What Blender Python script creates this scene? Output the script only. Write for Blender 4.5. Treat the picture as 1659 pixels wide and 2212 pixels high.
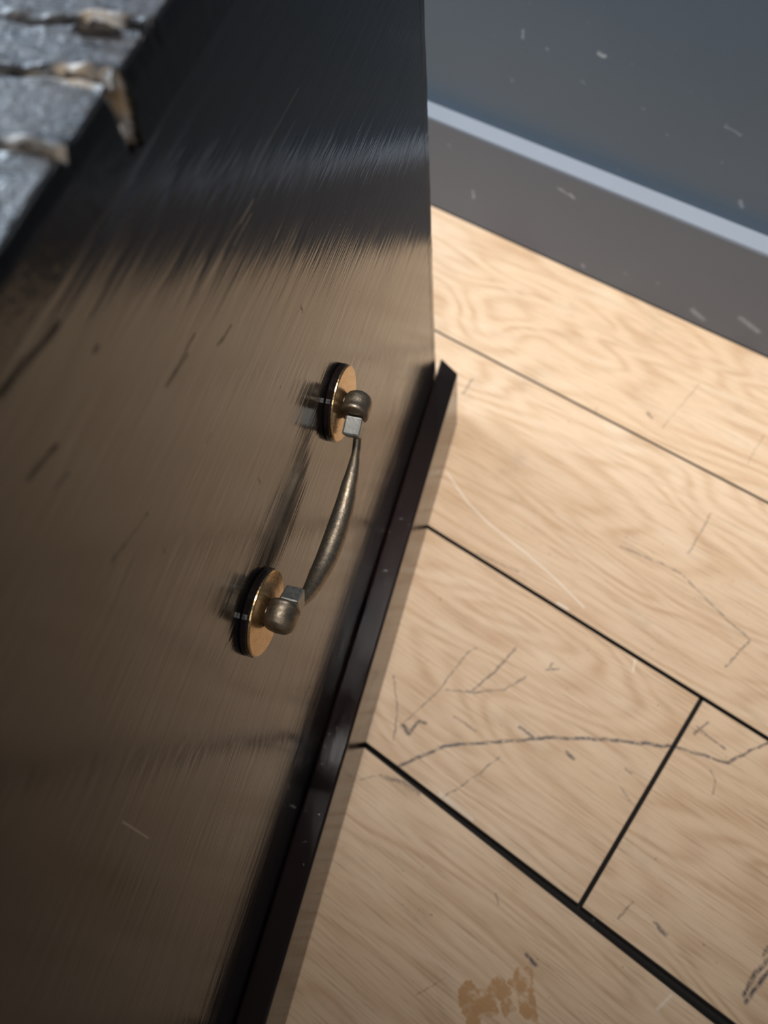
import bpy, bmesh, math, random
from mathutils import Vector, Matrix, noise

for o in list(bpy.data.objects):
    bpy.data.objects.remove(o)
scene = bpy.context.scene
C = scene.collection

# ------------------------------------------------------------------ camera
cam_data = bpy.data.cameras.new('camera')
cam = bpy.data.objects.new('camera', cam_data)
C.objects.link(cam)
R = ((0.7930646598, 0.6044779238, -0.0751989690),
     (0.4998317054, -0.7163371262, -0.4868566400),
     (-0.3481619043, 0.3485219667, -0.8702388908))
CAM = Vector((0, 0, 0.665))
cam.matrix_world = Matrix(((R[0][0], -R[1][0], -R[2][0], CAM.x),
                           (R[0][1], -R[1][1], -R[2][1], CAM.y),
                           (R[0][2], -R[1][2], -R[2][2], CAM.z),
                           (0, 0, 0, 1)))
cam_data.sensor_fit = 'VERTICAL'
cam_data.sensor_height = 36.0
cam_data.lens = 1754.27 / 2212 * 36.0
cam_data.clip_start = 0.02
cam_data.dof.use_dof = True
cam_data.dof.focus_distance = 0.405
cam_data.dof.aperture_fstop = 6.8
scene.camera = cam

# ------------------------------------------------------------------ world, lights, exposure
world = bpy.data.worlds.new('world')
scene.world = world
world.use_nodes = True
world.node_tree.nodes['Background'].inputs[0].default_value = (0.55, 0.72, 1.0, 1)
world.node_tree.nodes['Background'].inputs[1].default_value = 1.0
scene.cycles.max_bounces = 4; scene.cycles.diffuse_bounces = 2; scene.cycles.glossy_bounces = 3
vs = scene.view_settings
vs.view_transform = 'Standard'
vs.look = 'None'
vs.exposure = 0.0
vs.gamma = 1.0
vs.use_curve_mapping = False

def area_light(name, loc, target, sx, sy, power, col):
    d = bpy.data.lights.new(name, 'AREA')
    d.shape = 'RECTANGLE'; d.size = sx; d.size_y = sy; d.energy = power; d.color = col
    o = bpy.data.objects.new(name, d); C.objects.link(o)
    o.location = loc
    o.rotation_euler = (Vector(target) - Vector(loc)).to_track_quat('-Z', 'Y').to_euler()
    return o
# daylight through the unseen window in the left wall, ceiling panel added as fill
area_light('window_daylight', (-2.36, 0.02, 1.45), (0, 0.02, 1.45), 1.15, 1.45, 80, (0.74, 0.87, 1.0))
area_light('added_back_window_light', (-1.50, 0.66, 1.45), (-1.50, -1, 1.15), 1.3, 1.4, 8.5, (0.70, 0.84, 1.0))  # unseen back window added to give the lid its bluish reflection
area_light('overhead_fill', (0.95, -1.15, 2.52), (0.95, -1.15, 0), 1.0, 0.4, 15.5, (1.0, 0.955, 0.92))
# unseen spot added to brighten the floor close to the slate wall
_d = bpy.data.lights.new('near_wall_fill_spot', 'SPOT')
_d.energy = 245; _d.color = (1.0, 0.97, 0.93); _d.spot_size = math.radians(35); _d.spot_blend = 1.0; _d.shadow_soft_size = 0.10
_o = bpy.data.objects.new('near_wall_fill_spot', _d); C.objects.link(_o)
_o.location = (-0.22, 0.46, 2.50)
_o.rotation_euler = (Vector((-0.22, 0.62, 0)) - _o.location).to_track_quat('-Z', 'Y').to_euler()

# ------------------------------------------------------------------ helpers
def mesh_object(name, bm, mat, parent=None, smooth=False):
    me = bpy.data.meshes.new(name)
    bm.normal_update()
    bm.to_mesh(me); bm.free()
    if mat: me.materials.append(mat)
    if smooth:
        for p in me.polygons: p.use_smooth = True
    o = bpy.data.objects.new(name, me)
    C.objects.link(o)
    if parent: o.parent = parent
    return o

def tag(o, label, cat, group=None):
    o['label'] = label; o['category'] = cat
    if group: o['group'] = group

def structure(o):
    o['kind'] = 'structure'
    return o

def box(bm, x0, x1, y0, y1, z0, z1):
    v = [bm.verts.new(p) for p in ((x0,y0,z0),(x1,y0,z0),(x1,y1,z0),(x0,y1,z0),(x0,y0,z1),(x1,y0,z1),(x1,y1,z1),(x0,y1,z1))]
    for f in ((3,2,1,0),(4,5,6,7),(0,1,5,4),(1,2,6,5),(2,3,7,6),(3,0,4,7)):
        bm.faces.new([v[i] for i in f])
    return v

def bevel(bm, w, seg=2):
    bmesh.ops.bevel(bm, geom=list(bm.edges), offset=w, segments=seg, affect='EDGES', profile=0.5, clamp_overlap=True)

def beveled_box(name, dims, mat, parent, w=0.0015, seg=2):
    bm = bmesh.new(); box(bm, *dims); bevel(bm, w, seg)
    return mesh_object(name, bm, mat, parent)

def lathe(bm, prof, origin, axis, seg=40, squash=None):
    """prof: list of (distance along axis, radius)"""
    axis = Vector(axis).normalized()
    a = axis.orthogonal().normalized(); b = axis.cross(a)
    rings = []
    for d, r in prof:
        c = Vector(origin) + axis * d
        if r < 1e-7:
            rings.append([bm.verts.new(c)])
        else:
            rings.append([bm.verts.new(c + (a * math.cos(t) + b * math.sin(t)) * r)
                          for t in [2 * math.pi * i / seg for i in range(seg)]])
    for r0, r1 in zip(rings, rings[1:]):
        for i in range(seg):
            j = (i + 1) % seg
            if len(r0) == 1 and len(r1) == 1: continue
            if len(r0) == 1: bm.faces.new((r0[0], r1[i], r1[j]))
            elif len(r1) == 1: bm.faces.new((r0[i], r1[0], r0[j]))
            else: bm.faces.new((r0[i], r1[i], r1[j], r0[j]))
    return rings

# ------------------------------------------------------------------ node helpers
class Nodes:
    def __init__(self, name):
        self.mat = bpy.data.materials.new(name); self.mat.use_nodes = True
        self.t = self.mat.node_tree; self.t.nodes.clear()
        self.out = self.new('ShaderNodeOutputMaterial')
        self.b = self.new('ShaderNodeBsdfPrincipled')
        self.t.links.new(self.b.outputs[0], self.out.inputs[0])
    def new(self, kind): return self.t.nodes.new(kind)
    def put(self, sock, v):
        if isinstance(v, bpy.types.NodeSocket): self.t.links.new(v, sock)
        elif isinstance(v, tuple) and len(v) == 3 and sock.type == 'RGBA': sock.default_value = (*v, 1)
        else: sock.default_value = v
    def set(self, **kw):
        names = dict(color='Base Color', rough='Roughness', metal='Metallic', normal='Normal', ior='IOR',
                     spec='Specular IOR Level', coat='Coat Weight', coat_rough='Coat Roughness', aniso='Anisotropic')
        for k, v in kw.items(): self.put(self.b.inputs[names[k]], v)
    def math(self, op, a, b=0.0, clamp=False):
        n = self.new('ShaderNodeMath'); n.operation = op; n.use_clamp = clamp
        self.put(n.inputs[0], a); self.put(n.inputs[1], b); return n.outputs[0]
    def vmath(self, op, a, b=None, out=0, scale=None):
        n = self.new('ShaderNodeVectorMath'); n.operation = op
        self.put(n.inputs[0], a)
        if b is not None: self.put(n.inputs[1], b)
        if scale is not None: self.put(n.inputs['Scale'], scale)
        return n.outputs[out]
    def coord(self, kind='Object'):
        return self.new('ShaderNodeTexCoord').outputs[kind]
    def position(self): return self.new('ShaderNodeNewGeometry').outputs['Position']
    def noise(self, vec, scale=1.0, detail=3.0, rough=0.55, stretch=None, dist=0.0):
        if stretch: vec = self.vmath('MULTIPLY', vec, stretch)
        n = self.new('ShaderNodeTexNoise')
        self.put(n.inputs['Vector'], vec); n.inputs['Scale'].default_value = scale
        n.inputs['Detail'].default_value = detail; n.inputs['Roughness'].default_value = rough
        n.inputs['Distortion'].default_value = dist
        return n.outputs['Fac']
    def remap(self, v, a, b, c=0.0, d=1.0, smooth=False):
        n = self.new('ShaderNodeMapRange'); n.clamp = True
        if smooth: n.interpolation_type = 'SMOOTHSTEP'
        self.put(n.inputs[0], v)
        for i, x in enumerate((a, b, c, d)): self.put(n.inputs[i + 1], x)
        return n.outputs[0]
    def mix(self, fac, a, b, mode='MIX'):
        n = self.new('ShaderNodeMix'); n.data_type = 'RGBA'; n.blend_type = mode
        self.put(n.inputs[0], fac); self.put(n.inputs[6], a); self.put(n.inputs[7], b)
        return n.outputs[2]
    def bump(self, h, strength, dist, normal=None):
        n = self.new('ShaderNodeBump'); n.inputs['Strength'].default_value = strength
        n.inputs['Distance'].default_value = dist
        self.put(n.inputs['Height'], h)
        if normal is not None: self.put(n.inputs['Normal'], normal)
        return n.outputs[0]
    def strokes(self, vec, lines, to3, soft=0.5):
        """mask of polylines; lines: (width mm, strength, points)"""
        acc = None
        for w, s, pts in lines:
            for p, q in zip(pts, pts[1:]):
                a = Vector(to3(p)); ba = Vector(to3(q)) - a
                L2 = max(ba.length_squared, 1e-9)
                pa = self.vmath('SUBTRACT', vec, tuple(a))
                dt = self.vmath('DOT_PRODUCT', pa, tuple(ba), out=1)
                t = self.math('MULTIPLY', dt, 1.0 / L2, clamp=True)
                pr = self.vmath('SCALE', tuple(ba), scale=t)
                d = self.vmath('DISTANCE', pa, pr, out=1)
                hw = w * 0.00062
                m = self.remap(d, hw * (1 - soft), hw * (1 + soft), s, 0.0)
                acc = m if acc is None else self.math('MAXIMUM', acc, m)
        return acc

# marks measured on the floor (metres, world x, y) and on the chest end (metres, local y, z)
DARK = [(1.4, 0.8, [(-0.1156, 0.0876), (-0.0949, 0.1223), (-0.0583, 0.1541), (-0.0273, 0.1806), (0.0122, 0.2064), (0.0491, 0.228)]), (1.2, 0.7, [(0.0505, 0.2291), (0.0724, 0.2363), (0.0897, 0.242), (0.1003, 0.2622), (0.1076, 0.2742)]), (1.0, 0.5, [(-0.0702, 0.3601), (-0.0321, 0.3656), (-0.0149, 0.3668), (0.0216, 0.3543), (0.0596, 0.3446), (0.0541, 0.312)]), (1.0, 0.4, [(-0.0207, 0.4352), (-0.0181, 0.3883)]), (0.8, 0.5, [(-0.1333, 0.1145), (-0.1256, 0.1525), (-0.1243, 0.198), (-0.1203, 0.206)]), (1.0, 0.6, [(-0.1033, 0.1707), (-0.0964, 0.1982), (-0.0938, 0.2261)]), (1.0, 0.5, [(-0.1201, 0.1613), (-0.1019, 0.1721), (-0.0814, 0.1895), (-0.0735, 0.2088)]), (1.8, 0.8, [(-0.1318, 0.1156), (-0.1243, 0.1131)]), (1.6, 0.8, [(-0.1243, 0.1131), (-0.1229, 0.1259), (-0.1178, 0.1286)]), (0.8, 0.5, [(-0.1633, 0.1448), (-0.1442, 0.1245), (-0.1307, 0.1015)]), (0.8, 0.5, [(-0.1026, 0.1463), (-0.0806, 0.1475)]), (1.4, 0.7, [(-0.055, 0.1708), (-0.04, 0.1699)]), (1.4, 0.7, [(-0.0139, 0.176), (-0.0076, 0.1747)]), (1.0, 0.6, [(-0.0611, 0.2248), (-0.0613, 0.2325)]), (1.0, 0.6, [(-0.063, 0.2243), (-0.0553, 0.2299)]), (0.8, 0.5, [(-0.0731, 0.0883), (-0.0612, 0.1188), (-0.0545, 0.1416)]), (1.0, 0.6, [(0.0589, 0.2474), (0.0634, 0.2621)]), (1.0, 0.6, [(0.0578, 0.2535), (0.0707, 0.2515), (0.083, 0.2503)]), (0.8, 0.4, [(0.0819, 0.2289), (0.0886, 0.2231), (0.0911, 0.2143)]), (1.6, 0.8, [(0.1679, 0.1061), (0.1679, 0.1218), (0.1715, 0.1351)]), (1.4, 0.8, [(0.1706, 0.1031), (0.1728, 0.1185), (0.1745, 0.1286)]), (1.2, 0.7, [(0.168, 0.136), (0.1678, 0.1431)]), (1.4, 0.6, [(0.0989, 0.109), (0.1089, 0.1074)]), (0.8, 0.5, [(0.0766, 0.0959), (0.0793, 0.1111)]), (1.4, 0.8, [(0.037, 0.0371), (0.0451, 0.0352)]), (0.8, 0.5, [(-0.0023, 0.0573), (0.0031, 0.0517)]), (0.7, 0.4, [(-0.1329, 0.0614), (-0.1208, 0.0761)]), (1.6, 0.5, [(-0.1226, 0.0735), (-0.1051, 0.0797), (-0.0896, 0.0803)]), (0.9, 0.35, [(-0.1643, 0.4819), (-0.1598, 0.468)]), (1.6, 0.6, [(-0.1205, 0.5028), (-0.1152, 0.5004)]), (1.4, 0.4, [(-0.2837, 0.422), (-0.2859, 0.4419)]), (0.7, 0.35, [(-0.1009, 0.4948), (-0.0963, 0.5623)]), (0.7, 0.3, [(-0.0177, 0.5038), (-0.019, 0.5409)]), (0.9, 0.4, [(-0.1709, 0.2806), (-0.1505, 0.2837), (-0.1304, 0.2867)]), (0.9, 0.4, [(0.0326, 0.1773), (0.0433, 0.1725)]), (0.9, 0.5, [(0.0292, 0.1921), (0.0349, 0.1912)]), (0.6, 0.35, [(-0.0108, -0.0306), (-0.0018, -0.0095)])]
PALE = [(1.0, 0.6, [(-0.243, 0.3358), (-0.2078, 0.3197), (-0.1765, 0.3116), (-0.1382, 0.3065), (-0.1003, 0.2997), (-0.066, 0.2906)]), (0.8, 0.35, [(-0.1346, 0.3557), (-0.1053, 0.3555)]), (0.8, 0.35, [(-0.092, 0.325), (-0.0654, 0.3233)]), (1.2, 0.5, [(-0.0048, 0.2645), (-0.0081, 0.2744)]), (2.0, 0.5, [(-0.0864, 0.2809), (-0.0773, 0.281)]), (2, 0.4, [(-0.0765, 0.09), (-0.0456, 0.0895)]), (1.5, 0.35, [(0.1252, 0.0632), (0.1288, 0.0762)])]
GOUGE = [(1.3, 0.9, [(0.0866, 0.4982), (0.0732, 0.5013)]), (1.0, 0.9, [(0.1551, 0.4644), (0.132, 0.465)]), (0.8, 0.7, [(0.1477, 0.4626), (0.135, 0.4649)]), (0.9, 0.7, [(0.098, 0.4414), (0.0762, 0.4491)]), (2.0, 0.9, [(0.1075, 0.5204), (0.0825, 0.5247)]), (1.2, 0.8, [(0.1764, 0.4446), (0.1647, 0.4478)]), (1.0, 0.8, [(0.2321, 0.3975), (0.2315, 0.3937)]), (1.2, 0.7, [(0.1153, 0.5039), (0.1131, 0.5037)]), (0.8, 0.6, [(0.1419, 0.4253), (0.1376, 0.4256)]), (1.0, 0.6, [(0.1583, 0.3668), (0.1575, 0.3634)]), (0.8, 0.6, [(0.0951, 0.4218), (0.0941, 0.4191)]), (0.6, 0.6, [(0.0708, 0.3294), (0.0638, 0.3286)]), (0.5, 0.5, [(0.0951, 0.3307), (0.086, 0.3315)]), (1.0, 0.6, [(0.0842, 0.4884), (0.0774, 0.4899)])]
SCR = [(0.5, 0.8, [(0.2154, 0.4689), (0.1964, 0.4709), (0.1773, 0.4719), (0.1656, 0.473)]), (0.45, 1, [(0.2143, 0.4688), (0.2023, 0.4694)]), (0.45, 1, [(0.2111, 0.466), (0.1938, 0.467)]), (0.4, 0.5, [(0.27, 0.4758), (0.2411, 0.4767), (0.2186, 0.4763)]), (0.5, 1, [(0.0104, 0.3344), (0.0121, 0.3643)]), (0.4, 0.7, [(0.1925, 0.465), (0.183, 0.4644)]), (0.4, 0.6, [(0.1982, 0.4519), (0.1839, 0.4522)]), (0.4, 0.6, [(0.23, 0.4366), (0.2182, 0.4377)]), (0.4, 0.5, [(0.2599, 0.4201), (0.2374, 0.4197)])]

# ------------------------------------------------------------------ materials
def oak(name, dark=(), pale=(), stain=None, seed=0.0):
    n = Nodes(name)
    o = n.coord('Object')
    rnd = n.new('ShaderNodeObjectInfo').outputs['Random']
    off = n.new('ShaderNodeCombineXYZ')
    n.put(off.inputs[0], n.math('MULTIPLY', rnd, 17.0)); n.put(off.inputs[1], n.math('MULTIPLY', rnd, 9.0)); off.inputs[2].default_value = seed
    p = n.vmath('ADD', o, off.outputs[0])
    low = n.noise(p, 1.0, 2.0, 0.45, stretch=(3.0, 11.0, 3.0), dist=0.4)
    rings = n.math('SINE', n.math('MULTIPLY', low, 105.0))
    rings = n.remap(rings, -1.0, 1.0)
    rings = n.math('POWER', rings, 1.6)
    wav = n.noise(p, 1.0, 4.0, 0.6, stretch=(9.0, 60.0, 3.0))
    fine = n.noise(p, 1.0, 4.0, 0.68, stretch=(20.0, 560.0, 3.0))
    tone = n.noise(p, 1.0, 3.0, 0.5, stretch=(2.2, 5.0, 1.0))
    col = n.mix(n.remap(tone, 0.3, 0.7), (0.66, 0.475, 0.320), (0.62, 0.425, 0.265))
    ringmask = n.math('MULTIPLY', rings, n.remap(wav, 0.3, 0.75, 0.12, 0.78))
    col = n.mix(ringmask, col, (0.45, 0.265, 0.14))
    col = n.mix(n.remap(fine, 0.51, 0.70, 0.0, 0.62), col, (0.31, 0.19, 0.10))
    col = n.mix(n.remap(fine, 0.30, 0.46, 0.22, 0.0), col, (0.80, 0.62, 0.42))
    # rubbed dirt in cloudy patches
    w = n.position()
    dirt = n.noise(w, 22.0, 4.0, 0.62)
    col = n.mix(n.remap(dirt, 0.58, 0.78, 0.0, 0.22), col, (0.20, 0.15, 0.11))
    wear = n.noise(w, 1.0, 4.0, 0.6, stretch=(10, 40, 1))
    col = n.mix(n.remap(wear, 0.56, 0.76, 0.0, 0.30), col, (0.80, 0.68, 0.52))
    specks = n.noise(w, 260.0, 1.0, 0.5)
    col = n.mix(n.math('MULTIPLY', n.remap(specks, 0.74, 0.79, 0, 0.7), n.remap(dirt, 0.45, 0.6)), col, (0.08, 0.06, 0.05))
    wob = n.new('ShaderNodeTexNoise'); n.put(wob.inputs['Vector'], w); wob.inputs['Scale'].default_value = 110; wob.inputs['Detail'].default_value = 2
    wp = n.vmath('ADD', w, n.vmath('SCALE', n.vmath('SUBTRACT', wob.outputs['Color'], (0.5, 0.5, 0.5)), scale=0.0036))
    rough = n.remap(dirt, 0.3, 0.8, 0.46, 0.60)
    if dark:
        m = n.strokes(wp, [(w_ * 1.3, min(1.0, s_ * 1.35), p_) for w_, s_, p_ in dark], lambda q: (q[0], q[1], 0.0), 0.8)
        m = n.math('MULTIPLY', m, n.remap(n.noise(w, 210.0, 3.0, 0.6), 0.36, 0.52, 0.35, 1.0))
        col = n.mix(n.math('MULTIPLY', m, 1.0, clamp=True), col, (0.05, 0.045, 0.05))
    if pale:
        m2 = n.strokes(w, pale, lambda q: (q[0], q[1], 0.0), 0.8)
        col = n.mix(m2, col, (0.88, 0.80, 0.70))
    if stain:
        acc = None
        wb2 = n.new('ShaderNodeTexNoise'); n.put(wb2.inputs['Vector'], w); wb2.inputs['Scale'].default_value = 120; wb2.inputs['Detail'].default_value = 3
        ws = n.vmath('ADD', w, n.vmath('SCALE', n.vmath('SUBTRACT', wb2.outputs['Color'], (0.5, 0.5, 0.5)), scale=0.014))
        ws = n.vmath('MULTIPLY', ws, (1.0, 1.0, 0.0))
        for (x, y, r) in stain:
            d = n.vmath('DISTANCE', ws, (x, y, 0.0), out=1)
            m3 = n.remap(d, r * 0.95, r * 1.08, 1.0, 0.0)
            acc = m3 if acc is None else n.math('MAXIMUM', acc, m3)
        acc = n.math('MULTIPLY', acc, n.remap(n.noise(w, 95.0, 3.0, 0.6), 0.38, 0.52, 0.12, 0.80))
        col = n.mix(acc, col, (0.40, 0.19, 0.05))
        rough = n.math('SUBTRACT', rough, n.math('MULTIPLY', acc, 0.04))
    n.set(color=col, rough=rough, spec=0.32)
    return n.mat

def lacquer(name, gouges=(), scratches=(), base=(0.0052, 0.0054, 0.0074), rough0=0.105, rub=0.0, ior=1.68):
    n = Nodes(name)
    o = n.coord('Object')
    # the grain of the boards runs along local y
    s1 = n.noise(o, 1.0, 2.0, 0.6, stretch=(40, 14, 190))
    s2 = n.noise(o, 1.0, 1.0, 0.6, stretch=(90, 34, 620))
    cloud = n.noise(o, 5.0, 1.0, 0.5)
    sep = n.new('ShaderNodeSeparateXYZ'); n.put(sep.inputs[0], o)
    worn = n.remap(n.noise(o, 1.0, 2.0, 0.5, stretch=(4, 4, 9)), 0.40, 0.66)
    h = n.math('ADD', n.math('MULTIPLY', s1, 1.0), n.math('MULTIPLY', n.math('MULTIPLY', s2, 0.55), n.remap(worn, 0, 1, 0.35, 1.0)))
    pits = n.remap(n.noise(o, 1.0, 2.0, 0.5, stretch=(300, 210, 340)), 0.70, 0.78)
    pits = n.math('MULTIPLY', pits, n.remap(cloud, 0.45, 0.6))
    h = n.math('SUBTRACT', h, n.math('MULTIPLY', pits, 1.3))
    col = n.mix(n.remap(cloud, 0.35, 0.7), base, tuple(c * k for c, k in zip(base, (1.8, 1.35, 1.2))))
    rough = n.remap(s1, 0.3, 0.75, rough0, rough0 + 0.10)
    if rub > 0:
        rb = n.remap(n.noise(o, 13.0, 4.0, 0.6), 0.55, 0.75, 0.0, rub)
        low = n.remap(sep.outputs[2], 0.05, 0.42, 1.0, 0.0)
        col = n.mix(n.math('MULTIPLY', rb, low), col, (0.045, 0.022, 0.014))
    rough = n.math('ADD', rough, n.remap(n.noise(o, 1.0, 2.0, 0.6, stretch=(14, 14, 22)), 0.50, 0.72, 0.0, 0.06))
    if gouges:
        wob = n.new('ShaderNodeTexNoise'); n.put(wob.inputs['Vector'], n.vmath('MULTIPLY', o, (60, 60, 260))); wob.inputs['Scale'].default_value = 1.0
        wp = n.vmath('ADD', o, n.vmath('SCALE', n.vmath('SUBTRACT', wob.outputs['Color'], (0.5, 0.5, 0.5)), scale=0.0048))
        wp = n.vmath('MULTIPLY', wp, (0.0, 1.0, 1.0))
        g = n.strokes(wp, gouges, lambda q: (0.0, q[0], q[1]), 0.8)
        rough = n.math('ADD', rough, n.math('MULTIPLY', g, 0.5))
        g2 = n.strokes(n.vmath('MULTIPLY', o, (0.0, 1.0, 1.0)), scratches, lambda q: (0.0, q[0], q[1]), 0.7)
        col = n.mix(n.math('MULTIPLY', g2, 0.8), col, (0.34, 0.28, 0.20))
        n.put(n.b.inputs['Specular IOR Level'], n.remap(g, 0.0, 0.9, 0.5, 0.08))
    n.set(color=col, rough=rough, normal=n.bump(h, 0.18, 0.0011), ior=ior)
    return n.mat

def metal(name, tint, patina, amount, rough, relief=0.25):
    n = Nodes(name)
    o = n.coord('Object')
    a = n.noise(o, 160.0, 4.0, 0.6)
    b = n.noise(o, 700.0, 3.0, 0.6)
    m = n.remap(a, 0.5 - amount, 0.5 + (1 - amount) * 0.4, 1.0, 0.0)
    col = n.mix(m, tint, patina)
    n.set(color=col, metal=0.92, rough=n.remap(b, 0.3, 0.7, rough, rough + 0.18),
          normal=n.bump(n.math('ADD', a, n.math('MULTIPLY', b, 0.4)), relief, 0.0006))
    return n.mat

def paint(name, col, rough, spots=(), mottling=0.12, toz=True):
    n = Nodes(name)
    w = n.position()
    c = n.noise(w, 5.0, 4.0, 0.6)
    cc = n.mix(n.remap(c, 0.3, 0.7, 0, mottling * 2), col, tuple(min(1, k * 1.35) for k in col))
    grit = n.noise(w, 170.0, 2.0, 0.5)
    cc = n.mix(n.remap(grit, 0.72, 0.80, 0.0, 0.20), cc, (0.5, 0.5, 0.5))
    if spots:
        wob = n.new('ShaderNodeTexNoise'); n.put(wob.inputs['Vector'], w); wob.inputs['Scale'].default_value = 160; wob.inputs['Detail'].default_value = 3
        wp = n.vmath('ADD', w, n.vmath('SCALE', n.vmath('SUBTRACT', wob.outputs['Color'], (0.5, 0.5, 0.5)), scale=0.006))
        wp = n.vmath('MULTIPLY', wp, (1.0, 0.0, 1.0))
        m = n.strokes(wp, [(w_, s_ * 0.7, p_) for w_, s_, p_ in spots], lambda q: (q[0], 0.0, q[1]), 0.8)
        cc = n.mix(m, cc, (0.62, 0.64, 0.66))
    n.set(color=cc, rough=n.remap(c, 0.3, 0.7, rough, rough + 0.12), spec=0.5,
          normal=n.bump(n.noise(w, 400.0, 2.0, 0.5), 0.08, 0.0005))
    return n.mat

STAIN = [(0.0205, -0.0090, 0.0085), (0.0280, -0.0030, 0.0070), (0.0335, 0.0075, 0.0075), (0.0430, 0.0215, 0.0080),
         (0.0500, 0.0170, 0.0070), (0.0330, -0.0085, 0.0060), (0.0560, 0.0085, 0.0060), (0.0270, -0.0150, 0.0070), (0.0430, 0.0020, 0.0055)]
WALL_SPOTS = [(2.2, 0.8, [(-0.301, 0.2262), (-0.2945, 0.2248)]), (1.8, 0.5, [(-0.378, 0.222), (-0.3778, 0.2155)]), (1.6, 0.4, [(-0.3871, 0.1722), (-0.386, 0.1718)]),
              (1.5, 0.3, [(-0.175, 0.2020), (-0.160, 0.1985)]), (1.2, 0.4, [(-0.2227, 0.1754), (-0.222, 0.175)]), (2.4, 0.5, [(-0.1403, 0.1385), (-0.137, 0.1335)]),
              (1.2, 0.4, [(-0.3527, 0.2139), (-0.351, 0.2135)]), (1.2, 0.3, [(-0.3136, 0.1956), (-0.310, 0.1946)])]
BASE_SPOTS = [(2.0, 0.8, [(-0.4150, 0.0460), (-0.4132, 0.0375)]), (2.2, 0.8, [(-0.2965, 0.0925), (-0.2930, 0.0905)]), (1.2, 0.6, [(-0.312, 0.0940), (-0.2990, 0.0918)]),
              (2.4, 0.6, [(-0.2701, 0.0121), (-0.2685, 0.0105)]), (4.0, 0.45, [(-0.1420, 0.0165), (-0.1300, 0.0120)]), (3.6, 0.45, [(-0.0950, 0.0330), (-0.0760, 0.0270)]),
              (1.2, 0.4, [(-0.1858, 0.0323), (-0.184, 0.0315)]), (1.4, 0.4, [(-0.4474, 0.0916), (-0.445, 0.0905)]), (1.4, 0.4, [(-0.222, 0.0265), (-0.219, 0.0245)])]

M_oak = oak('oak_plank')
M_oak_mid = oak('oak_plank_scuffed', [l for l in DARK if all(p[1] < 0.277 for p in l[2]) and all(p[1] > 0.0857 for p in l[2])],
                [l for l in PALE if 0.0857 < l[2][0][1] < 0.277], seed=3.0)
M_oak_far = oak('oak_plank_scratched', [l for l in DARK if 0.277 < l[2][0][1] < 0.4745], [l for l in PALE if 0.277 < l[2][0][1] < 0.4745], seed=5.0)
M_oak_wall = oak('oak_plank_worn', [l for l in DARK if l[2][0][1] > 0.4745], [], seed=7.0)
M_oak_near = oak('oak_plank_stained', [l for l in DARK if l[2][0][1] < 0.0857], [l for l in PALE if l[2][0][1] < 0.0857], STAIN, seed=9.0)
M_panel = lacquer('black_lacquer_end', [(w * 0.75, s * 0.75, p) for w, s, p in GOUGE], SCR, rub=0.5)
M_lacquer = lacquer('black_lacquer')
M_plinth = lacquer('dark_brown_lacquer', base=(0.009, 0.006, 0.0056), rough0=0.05, ior=1.42)
M_brass = metal('aged_brass', (0.62, 0.40, 0.17), (0.30, 0.20, 0.12), 0.30, 0.26)
M_rose = metal('copper_brass', (0.56, 0.38, 0.19), (0.44, 0.29, 0.14), 0.15, 0.16, 0.06)
M_dull = metal('tarnished_brass', (0.27, 0.215, 0.15), (0.125, 0.115, 0.112), 0.50, 0.36, 0.5)
M_block = metal('worn_steel', (0.34, 0.34, 0.32), (0.22, 0.22, 0.205), 0.35, 0.4)
M_wall = paint('slate_paint', (0.090, 0.120, 0.150), 0.36, WALL_SPOTS)
M_base = paint('grey_gloss_paint', (0.115, 0.130, 0.155), 0.34, BASE_SPOTS)
M_cap = paint('dusty_toplit_paint', (0.21, 0.228, 0.26), 0.5)  # dust colour lightened to paint in the light on the top edge
M_room = paint('pale_plaster', (0.30, 0.295, 0.28), 0.7)
M_frame = paint('white_gloss', (0.75, 0.75, 0.74), 0.35)
M_grime = paint('joint_grime', (0.030, 0.024, 0.018), 0.8)
M_sub = paint('black_subfloor', (0.018, 0.015, 0.013), 0.9)

# ------------------------------------------------------------------ room
XL, XR, YB, YF, ZC = -2.4, 2.2, 0.652, -2.6, 2.6
YS = 0.630                                   # face of the baseboard
def struct_box(name, dims, mat, parent=None):
    bm = bmesh.new(); box(bm, *dims)
    o = mesh_object(name, bm, mat, parent)
    if parent is None: structure(o)
    return o
floor = struct_box('floor', (XL, XR, YF, YB, -0.06, -0.0085), M_sub)
BX0, BX1, BZ0, BZ1 = -2.15, -0.85, 0.75, 2.15  # opening for the added window in the back wall, left of the view
bm = bmesh.new()
box(bm, XL - 0.15, BX0, YB, YB + 0.15, -0.06, ZC); box(bm, BX1, XR + 0.15, YB, YB + 0.15, -0.06, ZC)
box(bm, BX0, BX1, YB, YB + 0.15, -0.06, BZ0); box(bm, BX0, BX1, YB, YB + 0.15, BZ1, ZC)
wall_back = structure(mesh_object('wall_back', bm, M_wall))
struct_box('wall_right', (XR, XR + 0.15, YF, YB, -0.06, ZC), M_room)
struct_box('wall_front', (XL - 0.15, XR + 0.15, YF - 0.15, YF, -0.06, ZC), M_room)
struct_box('ceiling', (XL - 0.15, XR + 0.15, YF - 0.15, YB + 0.15, ZC, ZC + 0.12), M_room)
WY0, WY1, WZ0, WZ1 = -0.58, 0.62, 0.70, 2.20  # window opening in the left wall
bm = bmesh.new()
box(bm, XL - 0.15, XL, YF, WY0, -0.06, ZC); box(bm, XL - 0.15, XL, WY1, YB, -0.06, ZC)
box(bm, XL - 0.15, XL, WY0, WY1, -0.06, WZ0); box(bm, XL - 0.15, XL, WY0, WY1, WZ1, ZC)
structure(mesh_object('wall_left', bm, M_room))
win = structure(bpy.data.objects.new('window_1', None)); C.objects.link(win); win.location = (XL - 0.08, (WY0 + WY1) / 2, WZ0)
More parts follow.
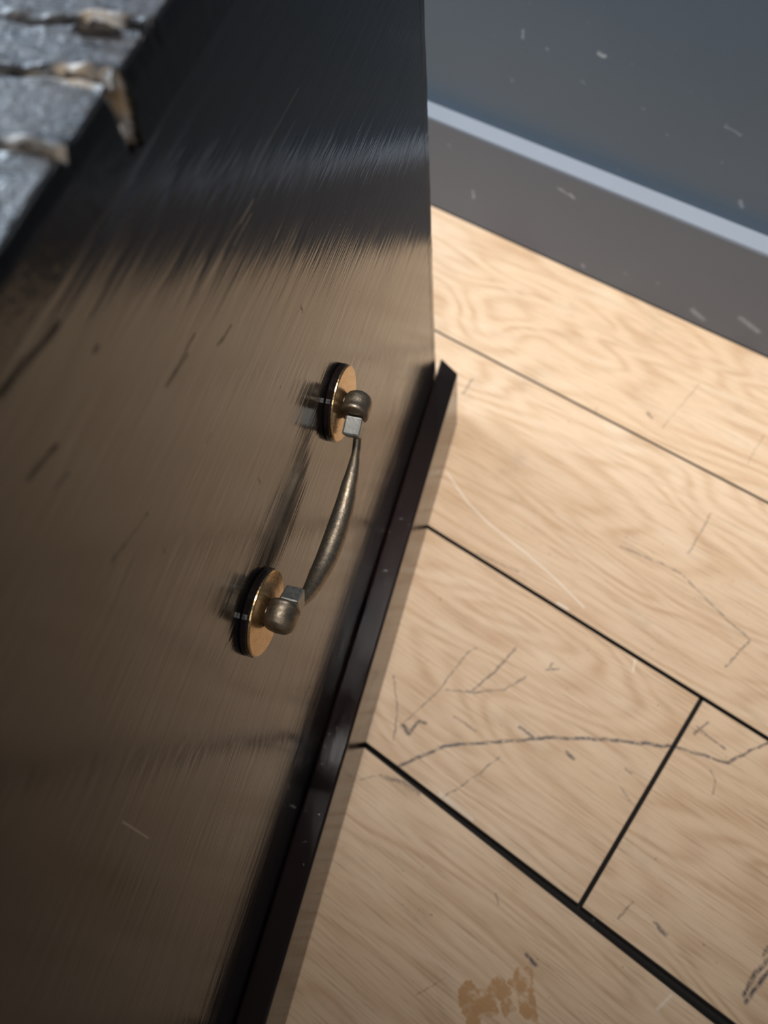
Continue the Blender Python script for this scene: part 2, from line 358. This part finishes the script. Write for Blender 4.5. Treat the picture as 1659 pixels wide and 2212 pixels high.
ww, wh = WY1 - WY0, WZ1 - WZ0
for d in ((-0.03, 0.03, -ww/2, -ww/2 + 0.05, 0, wh), (-0.03, 0.03, ww/2 - 0.05, ww/2, 0, wh),
          (-0.03, 0.03, -ww/2 + 0.05, ww/2 - 0.05, 0, 0.05), (-0.03, 0.03, -ww/2 + 0.05, ww/2 - 0.05, wh - 0.05, wh)):
    beveled_box('window_frame', d, M_frame, win, 0.004, 1)

win2 = structure(bpy.data.objects.new('added_window_2', None)); C.objects.link(win2); win2.location = ((BX0 + BX1) / 2, YB + 0.08, BZ0)  # frame of the added back window
bw, bh = BX1 - BX0, BZ1 - BZ0
for d in ((-bw/2, -bw/2 + 0.05, -0.03, 0.03, 0, bh), (bw/2 - 0.05, bw/2, -0.03, 0.03, 0, bh),
          (-bw/2 + 0.05, bw/2 - 0.05, -0.03, 0.03, 0, 0.05), (-bw/2 + 0.05, bw/2 - 0.05, -0.03, 0.03, bh - 0.05, bh)):
    beveled_box('window_frame', d, M_frame, win2, 0.004, 1)

baseboard = structure(beveled_box('baseboard_back', (XL, XR, YS, YB, 0.0, 0.1135), M_base, None, 0.0012, 2))
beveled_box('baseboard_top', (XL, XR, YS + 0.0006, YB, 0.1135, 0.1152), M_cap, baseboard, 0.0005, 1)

# ------------------------------------------------------------------ floor planks
def plank(x0, x1, lo, hi, mat, th=0.0085, bv=0.0007):
    """lo, hi: y of the two long edges as (at x0, at x1)"""
    cx, cy = (x0 + x1) / 2, (lo[0] + hi[0]) / 2
    outer = [(x0, lo[0]), (x1, lo[1]), (x1, hi[1]), (x0, hi[0])]
    inner = [(x0 + bv, lo[0] + bv), (x1 - bv, lo[1] + bv), (x1 - bv, hi[1] - bv), (x0 + bv, hi[0] - bv)]
    bm = bmesh.new()
    a = [bm.verts.new((x - cx, y - cy, -th)) for x, y in outer]
    b = [bm.verts.new((x - cx, y - cy, -bv * 0.8)) for x, y in outer]
    c = [bm.verts.new((x - cx, y - cy, 0)) for x, y in inner]
    bm.faces.new(c); bm.faces.new(a[::-1])
    for r0, r1 in ((a, b), (b, c)):
        for i in range(4):
            j = (i + 1) % 4
            bm.faces.new((r0[i], r0[j], r1[j], r1[i])).material_index = 1
    o = mesh_object('plank', bm, mat, floor)
    o.data.materials.append(M_grime)
    o.location = (cx, cy, 0)
    return o

ROWS = [0.630, 0.4745, 0.2772, 0.0857]        # joints between the rows that the photo shows
while ROWS[-1] > YF + 0.03: ROWS.append(ROWS[-1] - 0.1935)
ROWS[-1] = YF
JOINTS = {0: (-1.55, -0.62, 0.58, 1.78), 1: (-1.95, -0.75, 0.45, 1.65), 2: (-1.1495, 0.0505, 1.2505), 3: (-1.62, -0.42, 0.78, 1.98)}
for r in range(len(ROWS) - 1):
    top, bot = ROWS[r], ROWS[r + 1]
    rj = JOINTS.get(r)
    if rj is None:
        s = XL + 0.2 + (r * 0.37) % 1.0
        rj = tuple(s + 1.2 * k for k in range(5) if s + 1.2 * k < XR - 0.1)
    xs = [XL] + list(rj) + [XR]
    mat = {0: M_oak_wall, 1: M_oak_far, 2: M_oak_mid, 3: M_oak_near}.get(r, M_oak)
    for x0, x1 in zip(xs, xs[1:]):
        g = 0.0012
        hi = (top - g, top - g); lo = (bot + g, bot + g)
        if r == 0: hi = (YS - 0.0004, YS - 0.0004)
        if r == 1: hi = (top - 0.0006, top - 0.0006)
        if r == 0: lo = (bot + 0.0006, bot + 0.0006)
        if r == 3:                              # this joint opens towards the right
            f = lambda x: top - 0.0016 - 0.0042 * min(1.0, max(-0.1, (x + 0.14) / 0.30))
            hi = (f(x0) if x0 > -0.5 else top - 0.0004, f(x1))
            if x0 < 0 < x1: hi = (top + 0.0016, top - 0.0150)
        plank(x0 + 0.0012, x1 - 0.0012, lo, hi, mat)

# ------------------------------------------------------------------ chest
# local axes of the chest: x out of the end with the handle, y towards the wall, z up
chest = bpy.data.objects.new('storage_chest', None); C.objects.link(chest)
TH = -0.37778597
D_IN = -0.12464
chest.location = (math.cos(TH) * D_IN, -math.sin(TH) * D_IN, 0)
chest.rotation_euler = (0, 0, -TH)
tag(chest, 'old black lacquered wooden chest with chipped lid and brass carrying handle on its end', 'chest')
HT, HL = 0.5462, 0.5280                        # top of the lid, underside of the lid
Y0, Y1, XE = -0.125, 0.4590, -0.95             # front, back, far end
random.seed(4)

def rough_board(name, dims, mat, wob=0.0008, step=0.008):
    """upright board whose long edges are slightly worn and uneven"""
    x0, x1, y0, y1, z0, z1 = dims
    bm = bmesh.new()
    nz = int((z1 - z0) / step)
    rings = []
    for i in range(nz + 1):
        z = z0 + (z1 - z0) * i / nz
        def j(s): return wob * (noise.noise(Vector((s * 7.1, z * 60, 3.0))) + 0.7 * noise.noise(Vector((s * 3.3, z * 210, 1.0))) - 0.5)
        e = 0.0013
        pts = [(x0, y0), (x1 - e, y0), (x1, y0 + e), (x1 + j(3) * 0.3, y1 - e + j(1)), (x1 - e, y1 + j(2)), (x0, y1)]
        rings.append([bm.verts.new((px, py, z)) for px, py in pts])
    for a, b in zip(rings, rings[1:]):
        for i in range(6):
            k = (i + 1) % 6
            bm.faces.new((a[i], a[k], b[k], b[i]))
    bm.faces.new(rings[0][::-1]); bm.faces.new(rings[-1])
    return mesh_object(name, bm, mat, chest)

beveled_box('end_panel', (-0.020, 0.0, Y0 + 0.0195, 0.4462, 0.004, HL - 0.0001), M_panel, chest, 0.0004, 2)
rough_board('back_panel', (XE, -0.0002, 0.4468, Y1, 0.004, HL - 0.0004), M_lacquer)
beveled_box('front_panel', (XE, 0.0, Y0, Y0 + 0.019, 0.004, HL - 0.0004), M_lacquer, chest, 0.0009, 2)
beveled_box('end_panel', (XE, XE + 0.02, Y0 + 0.0195, 0.4462, 0.004, HL - 0.0004), M_lacquer, chest, 0.0009, 2)
beveled_box('bottom_panel', (XE + 0.021, -0.021, Y0 + 0.02, 0.4458, 0.02, 0.036), M_lacquer, chest, 0.0009, 1)

# plinth strips nailed round the foot of the chest
def plinth(dims, mitre=False):
    bm = bmesh.new(); vs_ = box(bm, *dims)
    if mitre:                                   # back end cut at a slant
        for v in vs_:
            if v.co.y > 0: v.co.y += 0.0165 if v.co.x < 0.01 else 0.0020
    bevel(bm, 0.0018, 3)
    for v in bm.verts:
        v.co.z += 0.0004 * noise.noise(v.co * 40)
    return mesh_object('plinth_strip', bm, M_plinth, chest, smooth=False)
PH, PT = 0.0770, 0.0193
ps = plinth((0.0003, PT, Y0 - PT, Y1, 0.0, PH), True)
plinth((XE - PT, XE - 0.0008, Y0 - PT, Y1, 0.0, PH))
plinth((XE, 0.0002, Y0 - PT, Y0 - 0.0008, 0.0, PH))
ps['label'] = 'dark lacquered plinth strip under the handle'

# lid: one slab, its top crazed by cracks, a chunk missing from its edge
CRACKS = [(0.1645, -0.30, 1.0), (0.1365, -0.16, 0.8), (0.1865, -0.11, 0.9), (0.0610, -0.4, 0.6), (0.2600, -0.3, 0.6)]
def frange(a, b, n): return [a + (b - a) * i / n for i in range(n)]
gx = frange(XE, -0.12, 24) + frange(-0.12, -0.06, 30) + frange(-0.06, -0.0016, 84)
gy = frange(Y0, 0.08, 24) + frange(0.08, 0.225, 180) + frange(0.225, Y1, 24) + [Y1]
def lid_top(x, y):
    z = HT; raw = 0.0
    z += 0.0006 * noise.noise(Vector((x * 18, y * 60, 0)))
    for yc, xs, s in CRACKS:
        if x < xs: continue
        c = yc + 0.0016 * noise.noise(Vector((x * 45, yc * 90, 2)))
        d = y - c
        amp = s * min(1.0, (x - xs) / 0.03)
        z -= amp * 0.0028 * math.exp(-(d / 0.0010) ** 2)
        k = 0.55 + 0.9 * noise.noise(Vector((x * 130, yc * 50, 5)))
        edge = 1.0 + 1.3 * math.exp(-((x + 0.006) / 0.010) ** 2)
        z += amp * max(0, k) * edge * 0.0017 * math.exp(-((d - 0.0030) / 0.0018) ** 2)
        z += amp * max(0, k - 0.1) * edge * 0.0010 * math.exp(-((d + 0.0026) / 0.0016) ** 2)
        near = math.exp(-(d / 0.0042) ** 2)
        raw = max(raw, near * amp * (0.25 + 1.4 * noise.noise(Vector((x * 90, y * 150, 9))) + 0.75 * math.exp(-((x + 0.008) / 0.009) ** 2)))
    return z, raw
def chip(y, z):
    """depth of the missing chunk in the lid edge"""
    cy = 0.1640 + (HT - z) * -0.10
    half = 0.0060 - (HT - z) * 0.16 + 0.0013 * noise.noise(Vector((y * 300, z * 400, 0)))
    d = abs(y - cy)
    if d > half: return 0.0
    t = 1 - (d / half) ** 4
    return t * (0.0060 + 0.0034 * noise.noise(Vector((y * 420, z * 160, 4))))
bm = bmesh.new()
raw_layer = bm.verts.layers.float.new('raw_wood'); top_layer = bm.verts.layers.float.new('flat_top')
rows = []
for y in gy:
    row = []
    for x in gx:
        z, rw = lid_top(x, y)
        v = bm.verts.new((x, y, z)); v[raw_layer] = max(0.0, min(1.0, rw)); v[top_layer] = 1.0; row.append(v)
    # rounded arris, then the edge face down to the underside
    zt, rw = lid_top(-0.0016, y)
    for a in (0.0, 30.0, 60.0, 90.0):
        r = 0.0012
        x = -0.0014 + r * math.sin(math.radians(a)); z = zt - r * (1 - math.cos(math.radians(a)))
        
        cdep = chip(y, z)
        jag = 0.0010 * max(0, noise.noise(Vector((y * 190, z * 20, 7))) - 0.12) * (a / 90.0)
        v = bm.verts.new((x - cdep - jag, y, z - (0.0022 if cdep > 0.001 and a < 20 else 0)))
        v[raw_layer] = max(min(1.0, cdep * 260), max(0.0, min(1.0, rw)) * (1 - a / 120.0)); row.append(v)
    for k in range(1, 13):
        z = HT - 0.0030 + (HL - HT + 0.0030) * k / 12
        cdep = chip(y, z)
        v = bm.verts.new((0.0003 - cdep, y, z)); v[raw_layer] = min(1.0, cdep * 260); row.append(v)
    v = bm.verts.new((XE, y, HL)); row.append(v)
    rows.append(row)
for r0, r1 in zip(rows, rows[1:]):
    m = len(r0)
    for i in range(m):
        k = (i + 1) % m
        bm.faces.new((r0[i], r0[k], r1[k], r1[i]))
bm.faces.new(rows[0][::-1]); bm.faces.new(rows[-1])
n = Nodes('crazed_lid_lacquer')
o_ = n.coord('Object')
att = n.new('ShaderNodeAttribute'); att.attribute_name = 'raw_wood'
rawf = att.outputs['Fac']
top = n.new('ShaderNodeAttribute'); top.attribute_name = 'flat_top'; topf = top.outputs['Fac']
grit = n.noise(o_, 260.0, 4.0, 0.6)
cl = n.noise(o_, 1.0, 4.0, 0.65, stretch=(55, 170, 30))
sep = n.new('ShaderNodeSeparateXYZ'); n.put(sep.inputs[0], o_)
col = n.mix(n.math('MULTIPLY', n.remap(cl, 0.35, 0.7), topf), (0.006, 0.005, 0.005), (0.060, 0.048, 0.044))
dots = n.math('MULTIPLY', n.remap(n.noise(o_, 150.0, 0.0, 0.5), 0.80, 0.86), topf)
col = n.mix(n.math('MULTIPLY', dots, 0.8), col, (0.45, 0.38, 0.30))
wood = n.mix(n.remap(n.noise(o_, 130.0, 3.0, 0.6), 0.35, 0.62), (0.46, 0.33, 0.20), (0.50, 0.49, 0.49))
col = n.mix(n.remap(rawf, 0.35, 0.75), col, wood)
n.set(color=col, rough=n.math('ADD', n.math('ADD', n.math('MULTIPLY', n.remap(cl, 0.35, 0.65, 0.02, 0.34), topf), 0.14), n.math('MULTIPLY', rawf, 0.25)),
      normal=n.bump(n.math('MULTIPLY', n.math('ADD', grit, n.math('MULTIPLY', cl, 2.0)), n.remap(topf, 0, 1, 0.15, 1.0)), 0.55, 0.0016), ior=1.5)
M_lid = n.mat
lid = mesh_object('lid', bm, M_lid, chest, smooth=True)
lid.data.set_sharp_from_angle(angle=math.radians(55))
lid['label'] = 'black lid with cracked and flaking lacquer'

# curled flakes of lacquer standing up along the cracks
n = Nodes('curled_lacquer')
o_ = n.coord('Object')
fl = n.noise(o_, 190.0, 3.0, 0.6)
n.set(color=n.mix(n.remap(fl, 0.40, 0.62), (0.12, 0.11, 0.115), (0.46, 0.37, 0.28)), rough=0.18, coat=0.8, coat_rough=0.08,
      normal=n.bump(n.noise(o_, 420.0, 3.0, 0.6), 0.6, 0.001))
M_flake = n.mat
def flake(x0, x1, yc, rise, wid, seed, parent=lid):
    bm = bmesh.new(); nx, ny = 18, 6
    g = []
    for i in range(nx + 1):
        t = i / nx; x = x0 + (x1 - x0) * t
        w_ = wid * (0.55 + 0.6 * noise.noise(Vector((t * 5, seed, 0)))) * math.sin(math.pi * min(1, max(0.06, t * 0.93 + 0.05))) ** 0.5
        up = rise * max(0.12, 0.6 + 1.1 * noise.noise(Vector((t * 6, seed, 3)))) * math.sin(math.pi * min(0.97, t * 0.8 + 0.15)) ** 0.6
        col_ = []
        for j in range(ny + 1):
            s = j / ny
            ang = s * 2.3
            y = yc + 0.0016 * noise.noise(Vector((x * 60, seed, 1))) + w_ * (1 - math.sin(ang)) * 1.1
            z = HT - 0.0008 + up * (1 - math.cos(ang)) * 0.75 + 0.0003 * noise.noise(Vector((x * 400, s * 3, seed)))
            col_.append(bm.verts.new((x, y, z)))
        g.append(col_)
    for a, b in zip(g, g[1:]):
        for j in range(ny): bm.faces.new((a[j], b[j], b[j + 1], a[j + 1]))
    bmesh.ops.solidify(bm, geom=list(bm.faces), thickness=0.0004)
    return mesh_object('lacquer_flake', bm, M_flake, parent, smooth=True)
flake(-0.055, -0.020, 0.1640, 0.0016, 0.0030, 1.3)
flake(-0.020, -0.0035, 0.1640, 0.0026, 0.0052, 2.1)
flake(-0.024, -0.0015, 0.1340, 0.0040, 0.0056, 3.7)
flake(-0.022, -0.0020, 0.1830, 0.0040, 0.0062, 4.4)
# splinters in the broken edge
n = Nodes('raw_splinter')
n.set(color=n.mix(n.remap(n.noise(n.coord('Object'), 300.0, 3.0), 0.4, 0.6), (0.60, 0.58, 0.56), (0.34, 0.24, 0.15)), rough=0.55)
M_spl = n.mat
for (y, z0, z1, x, w_) in ((0.1625, 0.5295, 0.5350, -0.0022, 0.0036), (0.1618, 0.5352, 0.5440, -0.0040, 0.0030), (0.1675, 0.5290, 0.5330, -0.0018, 0.0018)):
    bm = bmesh.new()
    v = box(bm, x - 0.004, x, y - w_ / 2, y + w_ / 2, z0, z1)
    bmesh.ops.subdivide_edges(bm, edges=list(bm.edges), cuts=3, use_grid_fill=True)
    for vv in bm.verts:
        vv.co += Vector((noise.noise(vv.co * 500), noise.noise(vv.co * 500 + Vector((9, 0, 0))), noise.noise(vv.co * 500 + Vector((0, 9, 0))))) * 0.0010
    mesh_object('splinter', bm, M_spl, lid, smooth=True)

# ------------------------------------------------------------------ carrying handle (part of the chest)
HC, HZ = 0.1830, 0.3072                        # middle of the handle along the panel, height of its pivots
HALF, EL = 0.0635, 0.0116                      # half the distance between pivots, pivot distance from the panel
# grip: a bar that swells in the middle, hanging between the two lugs
pts = []
N = 64
def bez(a, b, c, d, t):
    return a * (1 - t) ** 3 + 3 * b * t * (1 - t) ** 2 + 3 * c * t * t * (1 - t) + d * t ** 3
for i in range(N + 1):
    t = i / N
    s = 2 * t - 1                              # -1 near end .. 1 far end
    y = s * 0.0560
    k = 1 - abs(s) ** 2.6; wrap = 0.0028 * max(0.0, (abs(s) - 0.5) / 0.5) ** 1.0
    z = -0.0070 - 0.0225 * k
    e = EL + 0.0044 * k + wrap
    r = 0.0024 + 0.0037 * max(0.0, 1 - (abs(s + 0.06) / 0.84) ** 2.0) ** 0.9
    pts.append((Vector((e, HC + y, HZ + z)), r))
bm = bmesh.new(); seg = 20; rings = []
for i, (p, r) in enumerate(pts):
    a = pts[max(0, i - 1)][0]; b = pts[min(N, i + 1)][0]
    d = (b - a).normalized(); s1 = d.cross(Vector((1, 0, 0))).normalized(); s2 = d.cross(s1)
    rings.append([bm.verts.new(p + (s1 * math.cos(2 * math.pi * k / seg) + s2 * math.sin(2 * math.pi * k / seg)) * r) for k in range(seg)])
for a, b in zip(rings, rings[1:]):
    for k in range(seg):
        bm.faces.new((a[k], a[(k + 1) % seg], b[(k + 1) % seg], b[k]))
bm.faces.new(rings[0][::-1]); bm.faces.new(rings[-1])
handle = mesh_object('carrying_handle', bm, M_dull, chest, smooth=True)
handle['label'] = 'tarnished brass drop handle on two round roses'
for s in (-1, 1):
    yc = HC + s * HALF
    bm = bmesh.new()                            # dark turned disc behind the rose
    lathe(bm, [(0.0, 0.0), (0.0, 0.0212), (0.0006, 0.0218), (0.0030, 0.0218), (0.0036, 0.0212), (0.0036, 0.0)], (0.0, yc, HZ), (1, 0, 0), 56)
    mesh_object('rose_backing', bm, M_plinth, handle, smooth=False)
    bm = bmesh.new()                            # thin brass rose
    lathe(bm, [(0.0036, 0.0), (0.0036, 0.0210), (0.0040, 0.0214), (0.0046, 0.0213), (0.0050, 0.0207), (0.0052, 0.0150), (0.0053, 0.0)], (0.0, yc, HZ), (1, 0, 0), 56)
    mesh_object('rose', bm, M_rose, handle, smooth=False)
    # lug: neck out of the rose and a knob, domed outside and flat towards the grip
    bm = bmesh.new()
    lathe(bm, [(0.0050, 0.0050), (0.0070, 0.0047), (EL, 0.0046)], (0.0, yc, HZ), (1, 0, 0), 28)
    prof = [(-0.0066, 0.0), (-0.0066, 0.0074), (-0.0060, 0.0081), (-0.0040, 0.0083), (-0.0036, 0.0079), (-0.0010, 0.0082), (0.0026, 0.0081),
            (0.0052, 0.0073), (0.0067, 0.0058), (0.0074, 0.0036), (0.0076, 0.0)]
    lathe(bm, prof, (EL + 0.0004, yc, HZ), (0, s, 0), 32)
    mesh_object('lug', bm, M_dull, handle, smooth=True)
    # square end of the grip where it enters the lug
    bm = bmesh.new(); box(bm, -0.0049, 0.0049, -0.0054, 0.0054, -0.0052, 0.0052); bevel(bm, 0.0012, 2)
    bmesh.ops.rotate(bm, verts=bm.verts, cent=(0, 0, 0), matrix=Matrix.Rotation(s * 0.45, 3, 'X'))
    bmesh.ops.translate(bm, verts=bm.verts, vec=(EL + 0.0014, HC + s * (HALF - 0.0108), HZ - 0.0048))
    mesh_object('pivot_block', bm, M_block, handle)
